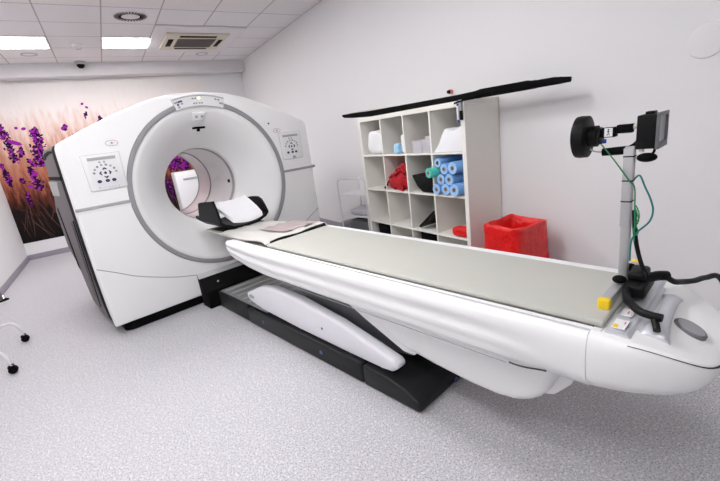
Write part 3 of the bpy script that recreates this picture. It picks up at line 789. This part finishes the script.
def lw(u, v, z): return W(u, v, z)
def cable(name, pts, r, m, label, cat='cable', n=8, sm=6):
    base = lw(*pts[0])
    o = MB().tube([lw(*p)-base for p in pts], r, n, smooth=sm).build(name, m); o.location = base
    return tag(o, label, cat)
cable('green_wire', [(1.545, .432, 1.238), (1.535, .40, 1.20), (1.533, .372, 1.16), (1.54, .345, 1.115), (1.55, .330, 1.09), (1.55, .326, 1.02), (1.545, .322, .97), (1.55, .322, .90)], .0022, 'greenw', 'thin green wire running from the camera plug down the pole')
cable('teal_cable', [(1.558, .336, 1.115), (1.552, .318, 1.130), (1.55, .301, 1.092), (1.55, .285, 1.055), (1.55, .275, 1.015), (1.55, .283, .975), (1.55, .315, .935), (1.55, .330, .90), (1.55, .331, .83)], .0030, 'tealw', 'teal cable bowing out in a wide arc beside the pole')
cable('green_loop', [(1.55, .324, 1.03), (1.55, .315, 1.01), (1.55, .312, .985), (1.55, .322, .965), (1.55, .312, .94), (1.55, .317, .925), (1.55, .325, .945), (1.55, .313, .975), (1.55, .318, 1.0), (1.55, .327, 1.025)], .0022, 'greenw', 'coiled green wire loop tied halfway down the pole')
cable('black_hose', [(1.56, .328, 1.01), (1.56, .325, .95), (1.557, .315, .887), (1.548, .297, .827), (1.535, .275, .788)], .007, 'black', 'thick black hose hanging down the pole to the clamp', 'hose', 12)
hp = [(1.57, .247, .775), (1.585, .228, .772), (1.62, .212, .748), (1.68, .198, .728), (1.75, .172, .712), (1.83, .148, .700), (1.92, .112, .670), (2.04, .06, .48), (2.16, .0, .2), (2.2, -.06, .012)]
cable('black_floor_hose', hp, .010, 'black', 'black hose leaving the clamp over the right edge of the table foot', 'hose', 12)

# ------------------------------------------------------------------ shelving unit
SX0, SX1, SY0, SY1, SZ = 2.389, 2.792, 2.19, 3.70, 1.515
sh = thing('shelving_unit', 'white cube shelving unit, four columns wide, against the right wall', 'shelf unit', ((SX0+SX1)/2, (SY0+SY1)/2, 0))
def SL(x, y, z): return (x-(SX0+SX1)/2, y-(SY0+SY1)/2, z)
def sbox(x0, x1, y0, y1, z0, z1, name, bev=.0015):
    a = SL(x0, y0, z0); c = SL(x1, y1, z1)
    return MB().box(a[0], c[0], a[1], c[1], a[2], c[2], bev=bev, seg=1).build(name, 'shelf', sh)
sbox(SX0, SX1, SY0, SY0+.042, .001, SZ-.0425, 'side_panel'); sbox(SX0, SX1, SY1-.042, SY1, .001, SZ-.0425, 'side_panel')
sbox(SX0, SX1, SY0, SY1, SZ-.042, SZ, 'top_panel'); sbox(SX0, SX1, SY0+.0425, SY1-.0425, .001, .042, 'bottom_panel')
zs = [.394, .757, 1.12]
ys = [SY0+.042 + (SY1-SY0-.084)*k/4 for k in range(5)]
for z in zs: sbox(SX0+.002, SX1-.002, SY0+.0425, SY1-.0425, z-.009, z+.009, 'shelf_board', .001)
zz = [.042] + zs + [SZ-.042]
for k in (1, 2, 3):
    for i in range(4):
        a = zz[i]+(.0095 if i else .0005); c = zz[i+1]-(.0095 if i < 3 else .0005)
        sbox(SX0+.003, SX1-.003, ys[k]-.009, ys[k]+.009, a, c, 'divider', .001)
cellz = [z+.0092 for z in zs]  # shelf surfaces rows 3,2,1
# far column = ys[3]..ys[4]
def cell(c, r):  # c=0 far (left in photo), r=0 top
    y1 = ys[4-c]-(.0 if c == 0 else .009); y0 = ys[3-c]+(.009 if c < 3 else 0)
    z0 = [1.1295, .7665, .4035, .0425][r]
    return y0, y1, z0
def soft(x0, x1, y0, y1, z0, z1, name, m, amp=.012, f=9, seed=0, bev=.03, parent=None):
    bmx = MB(); t_ = bmesh.new(); bmesh.ops.create_cube(t_, size=1)
    bmesh.ops.subdivide_edges(t_, edges=t_.edges[:], cuts=7, use_grid_fill=True)
    from mathutils import noise
    for v in t_.verts:
        p = v.co*2; q = Vector((p.x, p.y, p.z))
        l8 = (abs(q.x)**5+abs(q.y)**5+abs(q.z)**5)**(1/5)
        q = q/l8 if l8 > 0 else q
        v.co = Vector(((x0+x1)/2+q.x*(x1-x0)/2, (y0+y1)/2+q.y*(y1-y0)/2, (z0+z1)/2+q.z*(z1-z0)/2))
        nn = noise.noise_vector(v.co*f+Vector((seed*5, 0, seed)))
        k = min(1, (v.co.z-z0)/max(.001, (z1-z0)*.3)); v.co += nn*amp*max(0, k)
        v.co.z = max(v.co.z, z0); v.co.y = min(max(v.co.y, y0), y1)
    bmx._merge(t_); return bmx
def place(mb, name, m, label, cat, base, group=None, ang=60):
    for v in mb.bm.verts: v.co -= Vector(base)
    o = mb.build(name, m, None, ang); o.location = base
    return tag(o, label, cat, group)
y0, y1, z0 = cell(0, 0)
place(soft(2.395, 2.66, y0+.01, y0+.27, z0, z0+.235, 'p', 'linen', .035, 7, 1), 'white_pillow', 'linen', 'crumpled white pillow in the top left shelf cell', 'pillow', (2.55, y0+.13, z0))
y0, y1, z0 = cell(1, 0)
place(soft(2.43, 2.55, y0+.02, y0+.10, z0, z0+.175, 'p', 'linen', .012, 12, 2), 'white_pouch', 'linen', 'white plastic pouch in the second top shelf cell', 'pouch', (2.49, y0+.06, z0))
place(soft(2.40, 2.50, y0+.105, y0+.185, z0, z0+.095, 'p', 'bluep', .012, 12, 3), 'blue_packet', 'bluep', 'small pale blue packet beside the white pouch on the shelf', 'packet', (2.45, y0+.15, z0))
place(soft(2.57, 2.70, y0+.005, y0+.06, z0, z0+.22, 'p', 'matte', .008, 12, 4), 'black_pouch', 'matte', 'black pouch behind the white pouch in the second top cell', 'pouch', (2.62, y0+.03, z0))
y0, y1, z0 = cell(2, 0)
for (xa, xb, ya, yb, h, lab) in ((2.41, 2.55, y0+.003, y0+.125, .115, 'grey carton on the right in the third top shelf cell'), (2.41, 2.55, y0+.130, y0+.255, .108, 'grey carton on the left in the third top shelf cell')):
    place(MB().box(xa, xb, ya, yb, z0, z0+h, bev=.003), 'grey_carton', 'greyb', lab, 'box', ((xa+xb)/2, (ya+yb)/2, z0), 'grey cartons in the third top cell')
place(MB().box(2.43, 2.53, y0+.02, y0+.10, z0+.1155, z0+.140, bev=.002), 'grey_carton', 'greyb', 'flat grey carton lying on the right grey carton', 'box', (2.48, y0+.06, z0+.1155), 'grey cartons in the third top cell')
y0, y1, z0 = cell(3, 0)
mb = MB(); mb.prism([(y1-.012, z0), (y0+.003, z0), (y0+.003, z0+.205), (y0+.04, z0+.185), (y0+.08, z0+.165), (y0+.12, z0+.165), (y0+.15, z0+.185), (y0+.18, z0+.19), (y0+.21, z0+.165), (y0+.27, z0+.07)], 2.40, 2.72, 'x', bev=.008)
place(mb, 'white_wedge_cushion', 'linen', 'large white wedge cushion in the top right shelf cell', 'cushion', (2.55, y0+.15, z0), ang=40)
y0, y1, z0 = cell(0, 1)
place(soft(2.42, 2.52, y0+.004, y0+.08, z0, z0+.03, 'p', 'matte', .003, 9, 5), 'black_strap', 'matte', 'black strap end lying in the far left cell of the second row', 'strap', (2.47, y0+.04, z0))
# red straps
y0, y1, z0 = cell(1, 1)
mb = soft(2.42, 2.68, y0+.004, y1-.01, z0, z0+.20, 'p', 'redc', .05, 10, 6)
for v in mb.bm.verts:
    f = (v.co.y-y0)/(y1-y0); v.co.z = z0+(v.co.z-z0)*(1.45-.95*f)
rs = random.Random(5)
for k in range(26):
    cy = y0+.05+rs.random()*.22; cx_ = 2.40+rs.random()*.05; cz_ = z0+.02+rs.random()*.24*(1.1-(cy-y0)/.40)
    a0 = rs.random()*6; rr = .05+rs.random()*.06
    mb.tube([(cx_+.015*math.sin(a0+q), cy+rr*math.cos(a0+q*.8), cz_+.03*math.sin(a0*2+q*1.1)) for q in range(6)], .010, 6)
for v in mb.bm.verts: v.co.y = min(max(v.co.y, y0+.002), y1-.002); v.co.z = min(max(v.co.z, z0+.0005), z0+.33)
place(mb, 'red_fabric_straps', 'redc', 'bundle of dark red fabric straps in the second row', 'straps', (2.53, (y0+y1)/2, z0))
y0, y1, z0 = cell(2, 1)
mb = MB(); mb.prism([(y1-.03, z0+.165), (y1-.10, z0+.06), (y1-.17, z0+.006), (y0+.003, z0+.006), (y0+.003, z0+.235), (y0+.06, z0+.225), (y0+.10, z0+.16), (y0+.17, z0+.15)], 2.41, 2.62, 'x', bev=.010)
for v in mb.bm.verts: v.co.z = max(v.co.z-.005, z0)
place(mb, 'black_wedge_support', 'black', 'black plastic positioning support beside the blue rolls', 'support', (2.5, y0+.15, z0), ang=40)
y0, y1, z0 = cell(2, 2)
mb = MB(); mb.box(2.41, 2.70, -.14, .14, -.013, .013, bev=.006, mtx=Matrix.Translation((0, y0+.145, z0+.105))@Matrix.Rotation(math.radians(-38), 4, 'X'))
place(mb, 'black_board', 'black', 'black flat board leaning inside the third-row shelf cell', 'board', (2.55, y0+.145, z0), ang=40)
y0, y1, z0 = cell(3, 2)
place(soft(2.40, 2.50, y0+.01, y0+.185, z0, z0+.075, 'p', 'red', .014, 11, 8), 'red_pouch', 'red', 'bright red folded pouch in the third-row right shelf cell', 'pouch', (2.45, y0+.1, z0))
for c, lab in ((0, 'black storage box in the bottom row, far left cell'), (2, 'black storage box in the bottom row, third cell')):
    y0, y1, z0 = cell(c, 3)
    place(MB().box(2.43, 2.74, y0+.004, y1-.07, z0, z0+.325, bev=.008), 'black_storage_box', 'matte', lab, 'box', (2.58, (y0+y1)/2, z0), 'black boxes in the bottom row')

# rolls, each a thing: film, core
rolls = [(2.524, 1.040, .040, 'upper left blue roll, smallest, above the green roll'), (2.432, .992, .046, 'blue roll in the top row, middle, right of the green roll'), (2.325, 1.001, .052, 'largest blue roll at the top right of the stack'),
         (2.487, .901, .048, 'blue roll in the middle row, left'), (2.376, .905, .050, 'blue roll in the middle row, right'),
         (2.5395, .814, .047, 'blue roll in the bottom row, left'), (2.433, .8185, .0515, 'blue roll in the bottom row, middle'), (2.318, .8205, .0535, 'blue roll in the bottom row, right')]
def roll(y, z, r, m, me, label, xo=0.0, L_=.33, grp='blue film rolls stacked in the shelf cell'):
    t_ = thing('film_roll', label, 'roll', (2.372+xo, y, z), 0, grp)
    MB().lathe([(.020, .002), (r*.94, .0), (r, .006), (r, L_), (.020, L_), (.020, .002)], (0, 0, 0), 'x', 30).build('film', m, t_)
    MB().lathe([(r*.93, -.0004), (.021, -.0002)], (0, 0, 0), 'x', 30).build('wound_end', me, t_)
    MB().lathe([(.0195, -.001), (.0195, L_-.01), (.013, L_-.01), (.013, -.001), (.0195, -.001)], (0, 0, 0), 'x', 20).build('core', 'core', t_)
    return t_
for i, (y, z, r, l) in enumerate(rolls): roll(y, z, r*.985, 'blue', 'bluel', l, [.02, .0, -.01, .01, -.004, .0, .006, -.012][i])
gr = roll(2.578, .962, .043, 'teal', 'teal', 'single green film roll sticking out left of the blue rolls', -.045, .09, None)
gr.rotation_euler = (0, 0, math.radians(-8))

# board on top
bd = thing('cradle_board', 'long black curved cradle board lying on top of the shelf unit', 'board', (2.50, 2.75, SZ+.0005))
secs = []
A_, B_ = Vector((2.44, 4.04, 0)), Vector((2.60, 1.50, 0))
dirv = (B_-A_); Lb = dirv.length; dn_ = dirv.normalized(); nr = Vector((-dn_.y, dn_.x, 0))
for s_, hw, zb, th in ((0, .03, .050, .022), (.015, .036, .036, .036), (.08, .045, .020, .050), (.20, .05, .003, .056), (.40, .052, .001, .054), (.66, .052, .001, .050), (.73, .052, .001, .054), (.75, .052, .0, .062), (.90, .050, .0, .058), (.915, .045, .002, .048), (.97, .042, .002, .046), (1.0, .036, .004, .032)):
    p = A_ + dirv*s_ - Vector((2.50, 2.75, 0))
    prf = [(-hw, th*.9), (-hw, th*.35), (-hw*.7, .0), (hw*.7, .0), (hw, th*.35), (hw, th*.9), (hw*.9, th), (hw*.55, th*.45), (-hw*.55, th*.45), (-hw*.9, th)]
    secs.append([tuple(p + nr*a + Vector((0, 0, zb+c))) for a, c in prf])
MB().loft(secs).build('shell', 'matte', bd, 40)
MB().tube([tuple(A_+dirv*s_-Vector((2.50, 2.75, 0))-nr*0+Vector((0.04, 0, z))) for s_, z in ((.02, .078), (.12, .076), (.22, .066), (.33, .060))], .006, 8).build('edge_strip', 'rail', bd)
# clamp and marker
t = thing('edge_clamp', 'black spring clamp gripping the top front corner of the shelf unit', 'clamp', (2.38, 2.20, 1.515))
MB().tube([(-.008, .07, -.016), (-.010, .035, -.010), (-.012, .0, -.008), (.02, -.018, .0), (.07, -.022, .002), (.125, -.022, .006)], .0075, 10).build('handle_bar', 'matte', t)
MB().box(-.016, .0, -.004, .022, -.075, .004, bev=.003).build('jaw', 'greyk', t)
MB().box(-.018, -.002, -.008, .016, -.145, -.0755, bev=.003).build('jaw_pad', 'matte', t)
t = thing('marker_pen', 'white marker pen with blue ends hanging beside the clamp', 'marker', (2.376, 2.242, 1.42))
MB().cone((0, 0, -.045), (0, 0, .058), .0085, .0085, 16).build('barrel', 'panelw', t)
MB().cone((0, 0, -.0455), (0, 0, -.064), .0095, .008, 16).build('cap', 'bluew', t)
MB().cone((0, 0, .0585), (0, 0, .076), .0095, .008, 16).build('end_plug', 'bluew', t)

# ------------------------------------------------------------------ red bin bag
t = thing('waste_bin', 'waste bin lined with a bright red plastic bag beside the shelf unit', 'bin', (2.472, 1.825, 0))
mb = MB(); from mathutils import noise as NZ
def rrect(hx, hy, n=56, p=9):
    hx *= 1.07; hy *= 1.05
    o_ = []
    for i in range(n):
        a = 2*PI*i/n; c, s2 = math.cos(a), math.sin(a)
        k = (abs(c)**p+abs(s2)**p)**(-1/p); o_.append((hx*c*k, hy*s2*k))
    return o_
secs = []
for j, (z, sx, sy, amp) in enumerate([(.002, .160, .150, .0), (.10, .166, .152, .006), (.22, .176, .160, .012), (.28, .188, .170, .014), (.34, .178, .160, .012), (.42, .173, .156, .012), (.50, .172, .155, .010), (.56, .172, .155, .006), (.582, .171, .154, .004),
                                     (.590, .158, .143, .006), (.575, .150, .134, .008), (.50, .140, .125, .014), (.38, .12, .11, .02), (.30, .08, .07, .02), (.29, .02, .02, .0)]):
    ring = []
    for i, (x, y) in enumerate(rrect(sx, sy)):
        n_ = NZ.noise_vector(Vector((x*15, y*15, z*13)))
        fold = amp*1.3*NZ.noise(Vector((x*16, y*16, z*5)))
        d = Vector((x, y, 0)).normalized()
        q = Vector((x, y, z)) + d*fold*.5 + n_*amp
        if .54 < z < .6: q.z += .016*NZ.noise(Vector((x*9, y*9, 1.0)))
        q.z = max(q.z, .002); q.x = min(q.x, .27); ring.append(tuple(q))
    secs.append(ring)
mb.loft(secs).build('red_bag', 'red', t, 55)

# ------------------------------------------------------------------ trolley behind the table
t = thing('wire_trolley', 'white tubular trolley with three shelves left of the shelf unit', 'trolley', (2.30, 4.17, 0), math.radians(-77.4))
# local x runs along the near face, local y away from the viewer
Wt, Dt = .45, .36
for y in (0, Dt):
    MB().tube([(0, y, .03), (0, y, .4), (0, y, .80), (.015, y, .845), (.06, y, .862), (.2, y, .866), (Wt-.06, y, .866), (Wt-.015, y, .85), (Wt, y, .80), (Wt, y, .4), (Wt, y, .03)], .0085, 10, smooth=3).build('tube_frame', 'tubew', t)
for z, n_ in ((.66, 0), (.405, 1), (.16, 2)):
    MB().box(.01, Wt-.01, .01, Dt-.01, z, z+.018, bev=.005).build('shelf', 'tubew', t)
for x in (0, Wt):
    for y in (0, Dt):
        MB().sphere((x, y, .025), .025, (.5, 1, .98)).build('caster', 'matte', t)
tl = Matrix.Translation((2.30, 4.17, 0)) @ Matrix.Rotation(math.radians(-77.4), 4, 'Z')
def on_trolley(name, m, x0, x1, y0, y1, z0, z1, label, cat, amp=.012, seed=0):
    mb = soft(x0, x1, y0, y1, z0, z1, '', m, amp, 8, seed)
    for v in mb.bm.verts: v.co -= Vector(((x0+x1)/2, (y0+y1)/2, z0))
    o = mb.build(name, m, None, 60); p = tl @ Vector(((x0+x1)/2, (y0+y1)/2, z0)); o.location = p; o.rotation_euler = (0, 0, math.radians(-77.4))
    return tag(o, label, cat)
on_trolley('grey_folded_cloth', 'greyb', .10, .43, .03, .32, .4235, .50, 'light grey folded cloth on the middle shelf of the white trolley', 'cloth', .01, 2)
on_trolley('dark_equipment_bag', 'gunm', .04, .42, .04, .32, .1785, .36, 'dark bag on the lower shelf of the white trolley', 'bag', .012, 3)
on_trolley('grey_floor_bag', 'greyc', -.16, -.04, .05, .30, .001, .30, 'grey cloth bag standing on the floor left of the white trolley', 'bag', .02, 4)

# ------------------------------------------------------------------ left edge stand with casters
t = thing('overbed_trolley', 'white tubular trolley base with black casters entering at the left edge', 'trolley', (-1.15, 3.92, 0))
for (y, dx) in ((4.245-3.92, .214), (3.607-3.92, .227)):
    MB().tube([(dx, y, .062), (dx-.012, y+.01, .11), (dx-.05, y+.04, .165), (dx-.11, y+.06, .178), (-.05, y+.05, .17), (-.18, y*.7+.03, .165)], .0115, 12, smooth=5).build('leg', 'tubew', t)
    cs = MB().cone((dx, y, .075), (dx, y, .05), .010, .012, 12).build('caster_stem', 'matte', t)
    MB().cone((dx-.004, y-.016, .0285), (dx-.004, y+.016, .0285), .028, .028, 20).build('caster_wheel', 'matte', cs)
    MB().box(dx-.030, dx+.010, y-.020, y+.020, .045, .062, bev=.006).build('caster_fork', 'matte', cs)
MB().box(-.215, -.175, -.24, .32, .145, .185, bev=.01).build('rear_beam', 'tubew', t)
MB().box(-.205, -.180, .02, .06, .1855, .78, bev=.004).build('upright', 'tubew', t)
MB().box(-.27, -.14, -.22, .30, .7805, .80, bev=.006).build('table_top', 'panelw', t)
for y in (-.22, .30): MB().cone((-.195, y, .002), (-.195, y, .1448), .022, .012, 16).build('rear_caster', 'matte', t)

t = thing('floor_stand', 'dark narrow object with a pointed foot at the left edge of the photo', 'floor stand', (-1.40, 5.98, 0))  # foot of a floor stand: flat base plate, short body and lever
MB().prism([(-.035, -.10), (.075, -.02), (.075, .0), (-.035, .12)], .001, .018, 'z', bev=.003).build('foot_plate', 'matte', t)
MB().prism([(-.035, .0181), (.02, .0181), (.0, .26), (-.035, .28)], -.06, .06, 'y', bev=.006).build('body', 'gunm', t)
MB().tube([(.03, -.04, .022), (.025, .01, .05), (.008, .045, .09)], .006, 8).build('pedal', 'chrome', t)

# white cabinet seen through the bore
t = thing('white_cabinet', 'white cabinet by the mural, seen through the scanner bore', 'cabinet', (1.26, 8.02, 0))
MB().box(-.24, .24, -.20, .26, .03, 1.08, bev=.006).build('carcass', 'shell2', t)
MB().box(-.225, .225, -.2145, -.2005, .05, 1.06, bev=.004).build('door', 'shell2', t)
MB().box(-.12, .12, -.222, -.215, .93, .965, bev=.004).build('handle_slot', 'slotg', t)
MB().box(-.22, .22, -.17, .24, .0, .0295).build('plinth', 'matte', t)

# ------------------------------------------------------------------ camera
R = [[0.83145502, -0.54132353, -0.12510547], [-0.24794138, -0.1600109, -0.9554693], [0.49719977, 0.82544857, -0.26725837]]
cam = bpy.data.cameras.new('camera'); co = bpy.data.objects.new('camera', cam); COL.objects.link(co)
mw = Matrix(((R[0][0], -R[1][0], -R[2][0], 0), (R[0][1], -R[1][1], -R[2][1], 0), (R[0][2], -R[1][2], -R[2][2], 1.386), (0, 0, 0, 1)))
co.matrix_world = mw
cam.sensor_fit = 'HORIZONTAL'; cam.sensor_width = 36; cam.lens = 390.870213*36/720; cam.clip_start = .02
SC.camera = co

w = bpy.data.worlds.new('world'); SC.world = w; w.use_nodes = True
w.node_tree.nodes['Background'].inputs[0].default_value = (.9, .92, 1, 1); w.node_tree.nodes['Background'].inputs[1].default_value = .3
vs = SC.view_settings; vs.view_transform = 'Standard'; vs.look = 'None'; vs.gamma = 1; vs.use_curve_mapping = False
vs.exposure = 1.42
